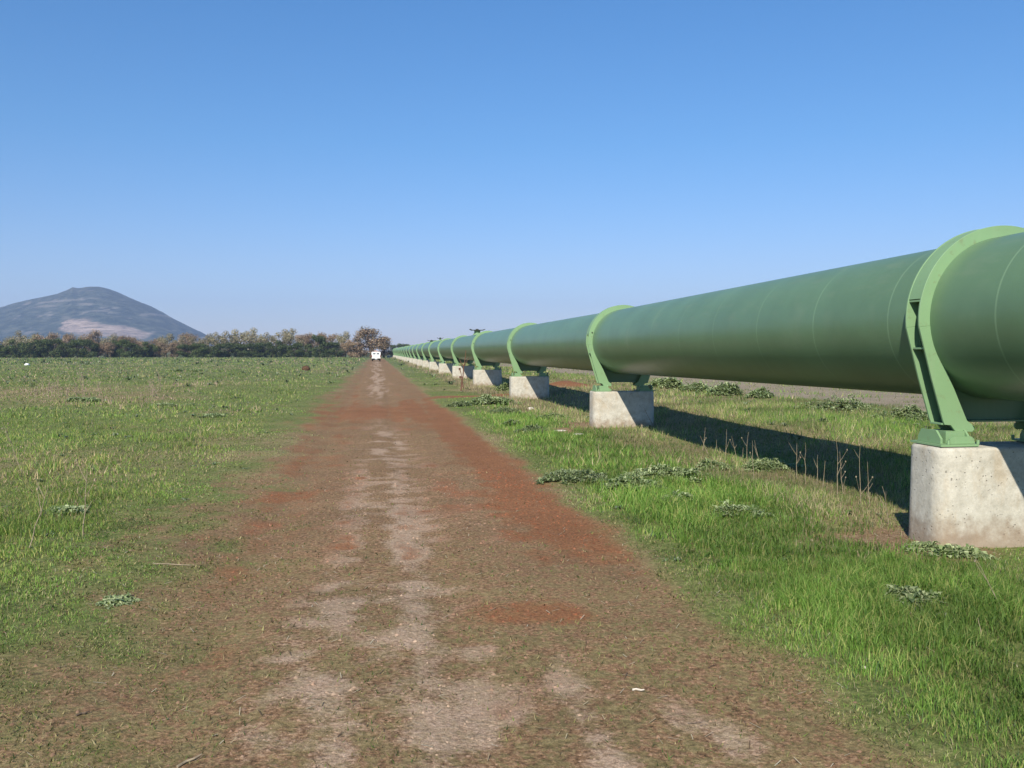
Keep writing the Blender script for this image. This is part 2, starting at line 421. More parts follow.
# ------------------------------------------------------------------ ground sheets (one grid, cut along the road and the gravel lane)
def graded(lo, hi, step, ext_lo, ext_hi, g=1.12):
    a = list(np.arange(lo, hi + 1e-6, step))
    s = step; x = a[-1]
    while x < ext_hi: s *= g; x = min(x + s, ext_hi); a.append(x)
    s = step; x = a[0]; pre = []
    while x > ext_lo: s *= g; x = max(x - s, ext_lo); pre.append(x)
    return np.array(pre[::-1] + a)
gx = graded(-3.2, 6.4, .07, -3500, 3500, 1.09)
gy = graded(2.4, 13, .07, -60, 4300, 1.045)
X, Y = np.meshgrid(gx, gy)
Zg = height(X, Y)
Zg = Zg * (1 - sstep(200, 600, np.hypot(X, Y)))
cv = cover(X, Y)
nx, ny = len(gx), len(gy)
ii = (np.arange(ny - 1)[:, None] * nx + np.arange(nx - 1)[None, :]).ravel()
quads = np.stack([ii, ii + 1, ii + nx + 1, ii + nx], 1)
cx = (X[:-1, :-1] + X[1:, 1:]) / 2; cy = (Y[:-1, :-1] + Y[1:, 1:]) / 2
l_, r_ = road_edges(cy)
onroad = ((cx > l_) & (cx < r_) & (cy < 250)).ravel()
ongrav = ((cx > 12.2) & (cx < 20.2)).ravel()
V = np.stack([X.ravel(), Y.ravel(), Zg.ravel()], 1)
A = np.stack([cv['dirt'].ravel(), cv['pale'].ravel(), cv['red'].ravel()], 1)
B = np.stack([cv['dry'].ravel(), cv['grav'].ravel(), cv['road'].ravel()], 1)
def sheet(name, mask):
    q = quads[mask]; u, inv = np.unique(q, return_inverse=True); q = inv.reshape(q.shape)
    o = np_mesh(name, V[u], [q], M_GROUND, smooth=True, cols=A[u], colname='cover')
    a = o.data.color_attributes.new('cover_b', 'FLOAT_COLOR', 'POINT')
    c = np.ones((len(u), 4), np.float32); c[:, :3] = B[u]; a.data.foreach_set('color', c.ravel())
    return tag(o, kind='structure')
sheet('dirt_road', onroad); sheet('gravel_path', ongrav & ~onroad); sheet('field', ~onroad & ~ongrav)

# ------------------------------------------------------------------ grass
def turf_colour(n, dry, lush, leftish, r=rng):
    g1 = np.array([.070, .140, .024]); g2 = np.array([.16, .26, .05]); g3 = np.array([.26, .28, .09]); st = np.array([.34, .29, .17]); gg = np.array([.075, .115, .055])
    u = r.random(n)[:, None]
    c = g1 * (1 - u) + g2 * u
    v = r.random(n)
    c = np.where((v < .20)[:, None], g3, c); c = np.where(((v > .9) & (lush < .5))[:, None], gg, c)
    isdry = r.random(n) < dry * np.where(leftish, .40, .62)
    c = np.where(isdry[:, None], st * (.55 + .6 * u), c)
    return c * (.8 + .4 * r.random(n)[:, None])
def scatter(y0, y1, dens, xlo=None, xhi=None):
    """points in the wedge the picture could see, with a margin"""
    def lim(y): return (-.50 * y - 1.0, .80 * y + 1.0)
    a0, b0 = lim(y1); n = int((b0 - a0) * (y1 - y0) * dens)
    x = rng.uniform(a0, b0, n); y = rng.uniform(y0, y1, n)
    kx = (x > -.50 * y - 1.0) & (x < .80 * y + 1.0) & (x < 26 + y * .2)
    if xlo is not None: kx &= x > xlo
    if xhi is not None: kx &= x < xhi
    return x[kx], y[kx]
def blades(name, x, y, hgt, wid, lean, colr, seg=True, label=None):
    n = len(x); z = height(x, y) - .006
    th = rng.uniform(0, 2 * np.pi, n); ph = rng.uniform(0, 2 * np.pi, n)
    sx = np.cos(th) * wid / 2; sy = np.sin(th) * wid / 2
    lx = np.cos(ph) * lean * hgt; ly = np.sin(ph) * lean * hgt
    P = np.stack([x, y, z], 1)
    b0 = P + np.stack([-sx, -sy, 0 * x], 1); b1 = P + np.stack([sx, sy, 0 * x], 1)
    tip = P + np.stack([lx, ly, hgt * (1 - .35 * lean ** 2)], 1)
    if seg:
        m = P + np.stack([lx * .32, ly * .32, hgt * .58], 1); s = np.stack([sx, sy, 0 * x], 1) * .8
        vs = np.stack([b0, b1, m + s, m - s, tip], 1).reshape(-1, 3)
        i = np.arange(n) * 5
        fs = [np.stack([i, i + 1, i + 2, i + 3], 1), np.stack([i + 3, i + 2, i + 4], 1)]; kk = 5
    else:
        vs = np.stack([b0, b1, tip], 1).reshape(-1, 3); i = np.arange(n) * 3
        fs = [np.stack([i, i + 1, i + 2], 1)]; kk = 3
    return vs, fs, np.repeat(colr, kk, 0)
def grass_zone(y0, y1, dens, wid, hmul, seg):
    x, y = scatter(y0, y1, dens)
    c = cover(x, y); n = len(x)
    l, r = road_edges(y)
    patch = fbm(x * 1.5, y * 1.1, 81); tuft = fbm(x * 6, y * 6, 83, 2)
    lush = sstep(r + .0, r + .9, x) * (1 - sstep(4.1, 5.2, x)) * (1 - sstep(16, 34, y)) * (.55 + .9 * patch)
    behind = sstep(6.2, 7.2, x)
    shoulder = sstep(l - .7, l - 2.4, x)
    # short sparse turf keeps growing within the track
    keep = (1 - c['dirt']) ** 1.1
    mid = (1 - np.maximum(c['pale'], c['red'])) * (1 - c['grav'])
    keep = np.maximum(keep, (.62 - .35 * sstep(5, 9, y)) * mid * sstep(.46, .60, tuft) * (c['road'] > .3))
    keep = keep * (.30 + 1.0 * sstep(.34, .58, tuft))
    sel = rng.random(n) < np.clip(keep, 0, 1)
    x, y, lush, patch, tuft, behind = [v[sel] for v in (x, y, lush, patch, tuft, behind)]
    c = {q: v[sel] for q, v in c.items()}; n = len(x)
    left = sstep(-1.6, -3.4, x)
    h = .024 + .026 * left * (.5 + patch) + .085 * np.clip(lush, 0, 1) * (.45 + 1.1 * tuft) + .08 * behind + .07 * sstep(3.9, 4.8, x) * (1 - behind) * sstep(8, 10, y)
    h = h + .07 * sstep(.58, .70, patch) * left * sstep(-2.2, -3.5, x)
    h = h * (1 - .72 * np.clip(c['road'] * 1.3, 0, 1)) * rng.uniform(.45, 1.35, n) * hmul
    wd = wid * rng.uniform(.6, 1.3, n) * (.75 + .5 * np.clip(lush + left * .3, 0, 1))
    col = turf_colour(n, np.clip(c['dry'] + .35 * c['road'], 0, 1), lush, left > .5)
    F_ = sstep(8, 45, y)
    dw = gauss(x, 4.35, .55) * sstep(20, 32, y) * (patch > .42); h = h + .26 * dw * rng.uniform(.2, 1, n); wd = wd * (1 - .4 * dw)
    col = np.where((rng.random(n) < dw * .85)[:, None], np.array([[.30, .235, .16]]) * rng.uniform(.6, 1.3, (n, 1)), col)
    pv = fbm(x * .9 + 7, y * .7, 87); col = col * np.where(left > .5, .84 + .34 * sstep(.3, .7, pv), .66 + .68 * sstep(.3, .7, pv))[:, None]
    h = h * (.75 + .5 * sstep(.35, .65, pv))
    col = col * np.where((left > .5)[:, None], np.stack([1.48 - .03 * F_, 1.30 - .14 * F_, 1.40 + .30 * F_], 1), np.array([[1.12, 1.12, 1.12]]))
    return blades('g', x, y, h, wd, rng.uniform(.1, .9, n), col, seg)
def merge(zs, name, m):
    vs = []; f4 = []; f3 = []; cs = []; off = 0
    for v, fs, c in zs:
        vs.append(v); cs.append(c)
        for f in fs: (f4 if f.shape[1] == 4 else f3).append(f + off)
        off += len(v)
    fl = [np.concatenate(g) for g in (f4, f3) if g]
    return np_mesh(name, np.concatenate(vs), fl, m, cols=np.concatenate(cs))
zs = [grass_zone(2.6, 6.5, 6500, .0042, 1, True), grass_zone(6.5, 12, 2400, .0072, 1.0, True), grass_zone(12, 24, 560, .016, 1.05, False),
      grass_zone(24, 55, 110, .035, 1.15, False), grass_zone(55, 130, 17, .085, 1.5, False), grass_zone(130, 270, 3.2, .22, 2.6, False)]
def short_turf(y0, y1, dens, wid):
    x, y = scatter(y0, y1, dens, -5.5, 3.4); c = cover(x, y); n = len(x)
    t = fbm(x * 5, y * 5, 181, 3); l, r = road_edges(y)
    sh = sstep(l + .9, l - .6, x) + .5 * sstep(r - .6, r, x)
    k_ = np.clip((1 - .75 * c['dirt']) * .9 + .45 * sh, 0, 1) * (1 - .93 * np.maximum(c['pale'], c['red'])) * sstep(.36 - .1 * sh, .56, t) * (1 - .45 * sstep(5.5, 9, y) * (c['road'] > .8))
    sel = rng.random(n) < k_; x, y = x[sel], y[sel]; n = len(x)
    h = rng.uniform(.008, .032, n) * (1 + .5 * t[sel])
    pal = np.array([(.075, .115, .028), (.16, .20, .05), (.24, .22, .085), (.33, .27, .14), (.085, .062, .032), (.045, .065, .02)])
    col = pal[rng.choice(6, n, p=[.20, .18, .18, .16, .16, .12])] * rng.uniform(.75, 1.3, (n, 1))
    return blades('g', x, y, h, wid * rng.uniform(.6, 1.5, n), rng.uniform(.4, 1.6, n), col, False)
zs += [short_turf(2.7, 5.5, 5600, .0075), short_turf(5.5, 10, 2400, .012), short_turf(10, 20, 420, .02)]
g = merge(zs, 'grass', M_GRASS)
tag(g, 'short green and straw coloured grass covering the field and the track verges', 'grass', kind='stuff')

# low broad weeds scattered through the left field and farther off
def weed_leaves(cx_, cy_, rad, hgt, nl, palette, r=rng, z=None):
    """rosettes: each an armful of arched leaves; arrays in, one vertex block out"""
    n = len(cx_); m = n * nl
    X0 = np.repeat(cx_, nl); Y0 = np.repeat(cy_, nl); Rr = np.repeat(rad, nl) * r.uniform(.55, 1.1, m); H = np.repeat(hgt, nl) * r.uniform(.35, 1.1, m)
    a = r.uniform(0, 2 * np.pi, m); Zb = height(X0, Y0) if z is None else np.repeat(z, nl)
    dx, dy = np.cos(a), np.sin(a); w = Rr * r.uniform(.12, .22, m)
    P0 = np.stack([X0, Y0, Zb - .01], 1)
    P1 = P0 + np.stack([dx * Rr * .45, dy * Rr * .45, H], 1)
    P2 = P0 + np.stack([dx * Rr, dy * Rr, H * r.uniform(.2, 1.1, m)], 1)
    s = np.stack([-dy * w, dx * w, 0 * w], 1)
    vs = np.stack([P0 - s * .4, P0 + s * .4, P1 + s, P1 - s, P2], 1).reshape(-1, 3)
    i = np.arange(m) * 5
    pal = np.array(palette); col = pal[r.integers(0, len(pal), m)] * r.uniform(.75, 1.25, (m, 1))
    return vs, [np.stack([i, i + 1, i + 2, i + 3], 1), np.stack([i + 3, i + 2, i + 4], 1)], np.repeat(col, 5, 0)
GREYG = [(.16, .205, .10), (.22, .26, .15), (.10, .14, .065), (.29, .32, .20)]
def clump_sites(y0, y1, dens, thr=.5):
    x, y = scatter(y0, y1, dens); c = cover(x, y)
    s = (c['dirt'] < .25) & (fbm(x * .25, y * .16, 91) > thr)
    return x[s], y[s]
zs = []
for y0, y1, d, rr, hh, nl, thr in ((3, 14, .9, .07, .035, 12, .42), (14, 40, .40, .13, .06, 10, .46), (40, 110, .10, .32, .16, 8, .46), (110, 250, .035, .55, .28, 7, .44)):
    x, y = clump_sites(y0, y1, d, thr)
    zs.append(weed_leaves(x, y, rng.uniform(.6, 1.4, len(x)) * rr, rng.uniform(.5, 1.5, len(x)) * hh, nl, GREYG + [(.05, .07, .035)]))
g = merge(zs, 'field_weeds', M_LEAF); tag(g, 'grey green broad leaved weeds scattered low over the field', 'weeds', kind='stuff')

# loose crumbs of soil and small stones
x, y = scatter(2.7, 13, 300, -4.5, 3.2); c = cover(x, y); sel = (rng.random(len(x)) < (.12 + .88 * c['road']) * (.35 + .65 * fbm(x * 2, y * 2, 191))); x, y = x[sel], y[sel]; c = {q: v[sel] for q, v in c.items()}
n = len(x); sz = .0035 + .011 * rng.random(n) ** 5 + .0005 * y
O = np.array([(1, 0, 0), (0, 1, 0), (-1, 0, 0), (0, -1, 0), (0, 0, 1)], float)
th = rng.uniform(0, 6.28, n); jit = rng.uniform(.6, 1.3, (n, 5, 1))
Q = O[None] * jit * sz[:, None, None] * np.array([1, 1, .75])
Q = np.stack([Q[..., 0] * np.cos(th)[:, None] - Q[..., 1] * np.sin(th)[:, None], Q[..., 0] * np.sin(th)[:, None] + Q[..., 1] * np.cos(th)[:, None], Q[..., 2]], -1)
Q += np.stack([x, y, height(x, y) + .000], 1)[:, None]
i = np.arange(n)[:, None] * 5
fs = np.concatenate([i + np.array([[a, b, 4]]) for a, b in ((0, 1), (1, 2), (2, 3), (3, 0))])
pc = np.array([(.20, .125, .08)]) * (1 - c['pale'][:, None]) + np.array([(.40, .29, .205)]) * c['pale'][:, None]
pc = pc * (1 - c['red'][:, None]) + np.array([(.24, .09, .045)]) * c['red'][:, None]
pc = pc * rng.uniform(.55, 1.35, (n, 1))
m, nt_, b_ = mat('soil_crumbs'); k = N(nt_); k.l(k.attr('tint'), b_.inputs['Base Color']); b_.inputs['Roughness'].default_value = .95; b_.inputs['Specular IOR Level'].default_value = .1
o = np_mesh('gravel_crumbs', Q.reshape(-1, 3), [fs], m, cols=np.repeat(pc, 5, 0))
tag(o, 'loose crumbs of soil and tiny stones strewn over the track', 'gravel', kind='stuff')
# dead straws and litter on the track and verge
x, y = scatter(2.8, 12, 26); n = len(x); z = height(x, y) + .004
a = rng.uniform(0, np.pi, n); L = rng.uniform(.015, .07, n); W = rng.uniform(.001, .0025, n)
d = np.stack([np.cos(a), np.sin(a), 0 * a], 1); s = np.stack([-np.sin(a), np.cos(a), 0 * a], 1) * W[:, None]
P = np.stack([x, y, z], 1); Q = P + d * L[:, None]; Q[:, 2] = height(Q[:, 0], Q[:, 1]) + rng.uniform(.004, .018, n)
vs = np.stack([P - s, P + s, Q + s, Q - s], 1).reshape(-1, 3); i = np.arange(n) * 4
pal = np.array([(.42, .36, .25), (.30, .24, .15), (.12, .08, .05), (.5, .45, .34)])
o = np_mesh('straw_litter', vs, [np.stack([i, i + 1, i + 2, i + 3], 1)], M_LEAF, cols=np.repeat(pal[rng.integers(0, 4, n)], 4, 0))
tag(o, 'tiny dead straws and twigs littering the track and verge', 'litter', kind='stuff')

# ------------------------------------------------------------------ pipeline
yend = Z1 + SP * (NST - 1) + 3.0
def pipe_path():
    pts = [(-9.0, 0)]; y = -8.2; i = 0
    seams = []
    yy = -8.5
    while yy < yend - 1:
        seams.append(yy); yy += 1.49 + .02 * math.sin(yy * 3)
    return seams
root = empty('pipeline', (PX, 0, 0))
tag(root, 'huge dark green steel pipe carried on concrete piers along the dirt track', 'pipeline')
NS = 96
rows = []; mats = []
def ring_row(cy_, cz, r, tilt=0):
    # tilt: how far the section has turned down (elbow)
    a = np.linspace(0, 2 * np.pi, NS, endpoint=False)
    u = np.sin(a) * r; v = np.cos(a) * r
    return np.stack([u, cy_ + v * math.sin(tilt), cz + v * math.cos(tilt)], 1)
for sy in pipe_path():
    big = sy < 130
    for dy, dr in ((-.010, 0), (.010, 0)) if big else ((0, 0),):
        rows.append(ring_row(sy + dy, AX + rise(sy), RP + dr)); mats.append(1 if (big and dy < 0) else 0)
ER = 2.2
for j in range(0, 9):
    t = math.radians(42) * j / 8
    rows.append(ring_row(yend + ER * math.sin(t) , AX - ER * (1 - math.cos(t)), RP, t)); mats.append(0)
t = math.radians(42)
rows.append(ring_row(yend + ER * math.sin(t) + 4 * math.cos(t), AX - ER * (1 - math.cos(t)) - 4 * math.sin(t), RP, t)); mats.append(0)
vs = np.concatenate(rows); nr = len(rows)
q = []
pm = []
for i in range(nr - 1):
    a = np.arange(NS); b2 = (a + 1) % NS
    q.append(np.stack([i * NS + a, (i) * NS + b2, (i + 1) * NS + b2, (i + 1) * NS + a], 1)); pm += [mats[i]] * NS
pipe = np_mesh('pipe', vs, [np.concatenate(q)], [M_PIPE, M_SEAM], root, smooth=True)
pipe.data.polygons.foreach_set('material_index', pm)
bm = bmesh.new(); bm.from_mesh(pipe.data); bmesh.ops.recalc_face_normals(bm, faces=bm.faces); bm.to_mesh(pipe.data); bm.free()

# air vents on the crown of the pipe
def vent(y, x_off, wdt, hgt, first):
    m = MB(); m.tube([(x_off, y, AX + RP - .06), (x_off, y, AX + RP + hgt - .04)], .22 * wdt / .8, 16)
    m.tube([(x_off, y, AX + RP - .02), (x_off, y, AX + RP + .05)], .30 * wdt / .8, 16)
    v = m.build('air_vent', M_RING, root)
    v['label'] = first
    p = MB(); h = AX + RP + hgt; a = wdt / 2
    p.box(x_off - a, x_off + a, y - a, y + a, h - .035, h)
    for s in (-1, 1):
        p.prism([(x_off + s * a, h - .035), (x_off + s * (a + .10), h + .02), (x_off + s * (a + .10), h + .045), (x_off + s * a, h)], y - a, y + a)
    p.box(x_off - .07, x_off + .07, y - .07, y + .07, h, h + .05)
    p.build('platform', M_DARK, v)
vent(49.1, .0, .62, .26, 'squat green vent with a wide dark tray on top of the pipe, nearest of the vents')
vent(76.3, -.1, .34, .22, 'small vent between the two wider ones on top of the pipe')
vent(89.9, .0, .62, .20, 'farthest low vent with a dark tray on top of the pipe')

# ------------------------------------------------------------------ supports
def polyr(poly, th):
    """distance from the axis to the polygon outline along angle th"""
    d = (math.cos(th), math.sin(th)); best = None
    for i in range(len(poly)):
        (x0, y0), (x1, y1) = poly[i], poly[(i + 1) % len(poly)]
        ex, ey = x1 - x0, y1 - y0; den = d[0] * ey - d[1] * ex
        if abs(den) < 1e-9: continue
        t = (x0 * ey - y0 * ex) / den; u = (x0 * d[1] - y0 * d[0]) / den
        if t > 0 and -1e-6 <= u <= 1 + 1e-6: best = t if best is None else max(best, t)
    return best
RO, RI = .82, .712
YF0, YF1, YB0, YB1 = -.105, -.085, .085, .105
def arc(r, a0, a1, n): return [(r * math.cos(a0 + (a1 - a0) * i / n), r * math.sin(a0 + (a1 - a0) * i / n)) for i in range(n + 1)]
def strip(m, inner, outer, y0, y1, mi=0):
    n = len(inner)
    vs = [(x, y0, z) for x, z in inner] + [(x, y0, z) for x, z in outer] + [(x, y1, z) for x, z in inner] + [(x, y1, z) for x, z in outer]
    fs = []
    for i in range(n - 1):
        fs += [(i, i + 1, n + i + 1, n + i), (2 * n + i, 3 * n + i, 3 * n + i + 1, 2 * n + i + 1),
               (n + i, n + i + 1, 3 * n + i + 1, 3 * n + i), (i, 2 * n + i, 2 * n + i + 1, i + 1)]
    fs += [(0, n, 3 * n, 2 * n), (n - 1, 2 * n + n - 1, 3 * n + n - 1, n + n - 1)]
    m.add(vs, fs, mi)
LEG = [(-.817, -.078), (-.69, -.53), (-.575, -.90), (-.56, -.935), (-.50, -.94), (-.45, -1.0), (-.29, -1.0), (-.27, -.975), (-.275, -.95), (-.345, -.90), (-.515, -.53), (-.668, -.245), (-.7105, -.0678)]
def make_support():
    t = empty('pipe_support', (0, 0, 0))
    a0, a1 = math.atan2(-.0678, .7105), math.pi - math.atan2(-.0678, .7105)
    m = MB()
    for y0, y1 in ((YF0, YF1), (YB0, YB1)):
        strip(m, arc(RI, a0, a1, 64), arc(RO, a0, a1, 64), y0, y1)
    m.build('ring', M_RING, t, bevel=.003, seg=1)
    m = MB()   # cover band closing the channel over the upper part
    b0 = math.asin(.17 / .81)
    strip(m, arc(RO - .022, b0, math.pi - b0, 60), arc(RO - .004, b0, math.pi - b0, 60), YF1 + .001, YB0 - .001)
    for s in (-1, 1):
        for zz in (.155, -.262):
            xx = math.sqrt(.81 ** 2 - zz ** 2) if zz > 0 else .755
            m.box(min(s * .66, s * xx), max(s * .66, s * xx), YF1 + .001, YB0 - .001, zz - .008, zz + .008)
    m.build('cover_band', M_RING, t, smooth=False)
    # recessed web under the pipe, between and behind the leg flanges
    web = [(-.715, -.20), (-.53, -.60), (-.47, -.90), (-.46, -.94), (-.30, -.94), (-.20, -.915), (.20, -.915), (.30, -.94), (.46, -.94), (.47, -.90), (.53, -.60), (.715, -.20), (.2, .3), (-.2, .3)]
    th = [math.atan2(-.2, -.72) + 2 * math.pi + (math.atan2(-.2, .72) - math.atan2(-.2, -.72)) * i / 70 for i in range(71)]
    m = MB(); strip(m, [(RI * math.cos(a), RI * math.sin(a)) for a in th], [(polyr(web, a) * math.cos(a), polyr(web, a) * math.sin(a)) for a in th], .045, .065)
    m.box(-.285, .285, -.08, .08, -.915, -.90)
    m.build('web_plate', M_PIPE, t)
    for s in (-1, 1):
        m = MB()
        for y0, y1 in ((YF0 - .002, YF1), (YB0, YB1 + .002)):
            m.prism([(s * -x, z) for x, z in LEG] if s > 0 else [(x, z) for x, z in LEG], y0, y1)
        m.box(min(s * .46, s * .575), max(s * .46, s * .575), YF1 + .001, YB0 - .001, -.938, -.921)   # sole
        for y in (YF0 - .002, YB1 + .002):
            pass
        m.build('leg', M_RING, t, bevel=.0025, seg=1)
        # bearing shoe bolted down on the pier
        m = MB()
        m.box(min(s * .33, s * .69), max(s * .33, s * .69), -.25, .20, -1.113, -1.095)
        pr = [(-.19, -1.093), (.14, -1.093), (.14, -1.05), (.09, -.98), (-.12, -.98), (-.19, -1.05)]
        x0, x1 = sorted((s * .635, s * .655)); m.prism(pr, x0, x1, 'x')
        x0, x1 = sorted((s * .365, s * .385)); m.prism(pr, x0, x1, 'x')
        c = s * .465
        m.prism([(c - .125, -1.093), (c + .125, -1.093), (c + .115, -1.05), (c + .085, -1.03), (c - .085, -1.03), (c - .115, -1.05)], -.213, -.193)
        m.prism([(c - .10, -1.093), (c + .10, -1.093), (c + .10, -.99), (c - .10, -.99)], -.13, .10)
        for dx in (-.14, .14):
            for y in (-.228, .18):
                m.tube([(c + dx, y, -1.094), (c + dx, y, -1.06)], .014, 6)
        m.build('bearing', M_RING, t)
    m = MB(); m.tube([(-.73, YF0 - .02, .20), (-.73, YF0 - .001, .20)], .014, 6); m.build('lug', M_DARK, t)
    return t
def make_pier():
    m = MB(); w0, w1 = .71, .705; d0, d1 = .29, .265
    b = [(-w0, -d0), (w0, -d0), (w0, d0), (-w0, d0)]; tp = [(-w1, -d1), (w1, -d1), (w1, d1), (-w1, d1)]
    nl = 1
    m.add([(x, y, -.35) for x, y in b] + [(x, y, .80) for x, y in tp], [(3, 2, 1, 0), (4, 5, 6, 7), (0, 1, 5, 4), (1, 2, 6, 5), (2, 3, 7, 6), (3, 0, 4, 7)])
    me = bpy.data.meshes.new('concrete_pier'); me.from_pydata(m.v, [], m.f); bm = bmesh.new(); bm.from_mesh(me)
    bmesh.ops.recalc_face_normals(bm, faces=bm.faces)
    ve = [e for e in bm.edges if abs(e.verts[0].co.z - e.verts[1].co.z) > .5]
    bmesh.ops.bevel(bm, geom=ve, offset=.15, segments=8, affect='EDGES', profile=.5)
    te = [e for e in bm.edges if e.verts[0].co.z > .79 and e.verts[1].co.z > .79 and any(abs(f.normal.z) < .5 for f in e.link_faces)]
    bmesh.ops.bevel(bm, geom=te, offset=.03, segments=4, affect='EDGES', profile=.5)
    bm.to_mesh(me); bm.free(); me.materials.append(M_CONC)
    for p in me.polygons: p.use_smooth = True
    try: me.set_sharp_from_angle(angle=R(40))
    except Exception: pass
    return link(bpy.data.objects.new('concrete_pier', me))
sup0 = make_support(); pier0 = make_pier()
direct = kids(sup0); sub = {c.name: kids(c) for c in direct}
ORD = ['nearest', 'second', 'third', 'fourth', 'fifth', 'sixth', 'seventh', 'eighth', 'ninth', 'tenth', 'eleventh', 'twelfth', 'thirteenth', 'fourteenth', 'fifteenth', 'sixteenth', 'seventeenth', 'eighteenth', 'nineteenth', 'twentieth', 'twenty-first', 'farthest']
for i in range(NST):
    y = Z1 + SP * i
    if i == 0: s, p = sup0, pier0
    else:
        s = sup0.copy(); COL.objects.link(s)
        for c in direct:
            q = c.copy(); COL.objects.link(q); q.parent = s
            for cc in sub[c.name]:
                qq = cc.copy(); COL.objects.link(qq); qq.parent = q
        p = pier0.copy(); COL.objects.link(p)
    s.location = (PX, y, AX + rise(y)); p.location = (PX - .025, y - .04, rise(y) * .9)
    if i == 0:
        ls = 'largest light green ring support, nearest on the pipe, standing on the big stained pier'
        lp = 'largest concrete pier at the right edge, stained and pitted, under the nearest green ring'
    elif i == 1:
        ls = 'light green ring support on the second pier, with dry stalks leaning beside it'
        lp = 'concrete pier with a diagonal shadow edge and dry stalks leaning on its right side'
    else:
        ls = f'light green ring support round the pipe, {ORD[i]} one counted from the camera'
        lp = f'pale concrete pier under the pipe, {ORD[i]} one counted from the camera'
        if i == NST - 1: ls = 'light green ring support at the far end of the pipe, the smallest'; lp = 'pale concrete pier at the far end of the pipe, the smallest'
    tag(s, ls, 'pipe support', 'ring supports along the pipe'); tag(p, lp, 'concrete pier', 'concrete piers under the pipe')
for c in kids(sup0):
    if c.name.startswith('lug'): bpy.data.objects.remove(c)
# anchor block where the pipe dips into the ground
m = MB(); m.prism([(-1.0, -.4), (1.0, -.4), (1.0, .50), (.9, .62), (-.9, .62), (-1.0, .50)], -.9, .9)
o = m.build('anchor_block', simple('pale_anchor_concrete', (.68, .66, .60), .9), bevel=.04); o.location = (PX - 1.2, yend + 2.0, 0)
tag(o, 'low whitish concrete block at the far foot of the pipe', 'concrete block')

# ------------------------------------------------------------------ white van far down the track
def make_van():
    t = empty('white_van', (.05, 168, 0)); t.scale = (.88, .88, .88)
    tag(t, 'small white van seen from behind, parked far down the dirt track', 'van')
    W = .92
    m = MB()
    # side outline (y,z): rear at y=0, nose at y=4.2
    side = [(0, .48), (0, 1.30), (.12, 1.86), (.35, 1.93), (2.5, 1.93), (2.75, 1.86), (3.30, 1.25), (4.15, 1.05), (4.25, .85), (4.25, .42), (.0, .42)]
    m.prism(side, -W, W, 'x'); m.build('body', M_WHITE, t, bevel=.05, seg=3)
    m = MB(); m.prism([(-W - .01, .34), (W + .01, .34), (W + .01, .56), (-W - .01, .56)], -.10, .06); m.build('rear_bumper', M_RUBBER, t, bevel=.02)
    m = MB(); m.box(-W + .06, W - .06, .1, 4.1, .22, .43); m.build('underbody', M_RUBBER, t)
    for s in (-1, 1):
        d = MB(); x0, x1 = sorted((s * .012, s * (W - .14))); d.box(x0, x1, -.025, .002, .60, 1.28)
        dd = d.build('rear_door', M_WHITE, t, bevel=.01, seg=1)
        g_ = MB(); xa, xb = sorted((s * .10, s * (W - .26))); g_.prism([(-.012, 1.42), (.098, 1.66), (.07, 1.67), (-.04, 1.42)], xa, xb, 'x'); g_.build('window', M_GLASS, dd)
        h = MB(); h.box(*sorted((s * .05, s * .17)), -.05, -.026, .98, 1.02); h.build('handle', M_RUBBER, dd)
        l = MB(); l.box(*sorted((s * (W - .11), s * (W - .01))), -.03, .01, .80, 1.22); l.build('tail_lamp', M_LAMP, t, bevel=.01, seg=1)
        for yy in (.75, 3.4):
            wm = MB(); wm.tube([(s * (W - .24), yy, .33), (s * (W - .02), yy, .33)], .33, 20); wh = wm.build('wheel', M_RUBBER, t)
            rm = MB(); rm.tube([(s * (W - .05), yy, .33), (s * (W + .0), yy, .33)], .19, 14); rm.build('rim', M_STEEL, wh)
        mm = MB(); mm.box(*sorted((s * (W + .02), s * (W + .20))), 2.95, 3.08, 1.18, 1.42); mm.build('wing_mirror', M_RUBBER, t, bevel=.02)
    m = MB(); m.box(-.26, .26, -.115, -.102, .40, .52); m.build('number_plate', M_WHITE, t)
    m = MB()
    for yy in (.7, 1.7): m.box(-.78, .78, yy, yy + .06, 1.96, 2.0)
    for xx in (-.7, .66): m.box(xx, xx + .04, .6, 1.9, 2.001, 2.04)
    m.box(-.36, .30, .62, 1.5, 2.041, 2.20)
    m.build('roof_rack', simple('reddish_roof_load', (.55, .36, .30), .8), t)
    return t
make_van()

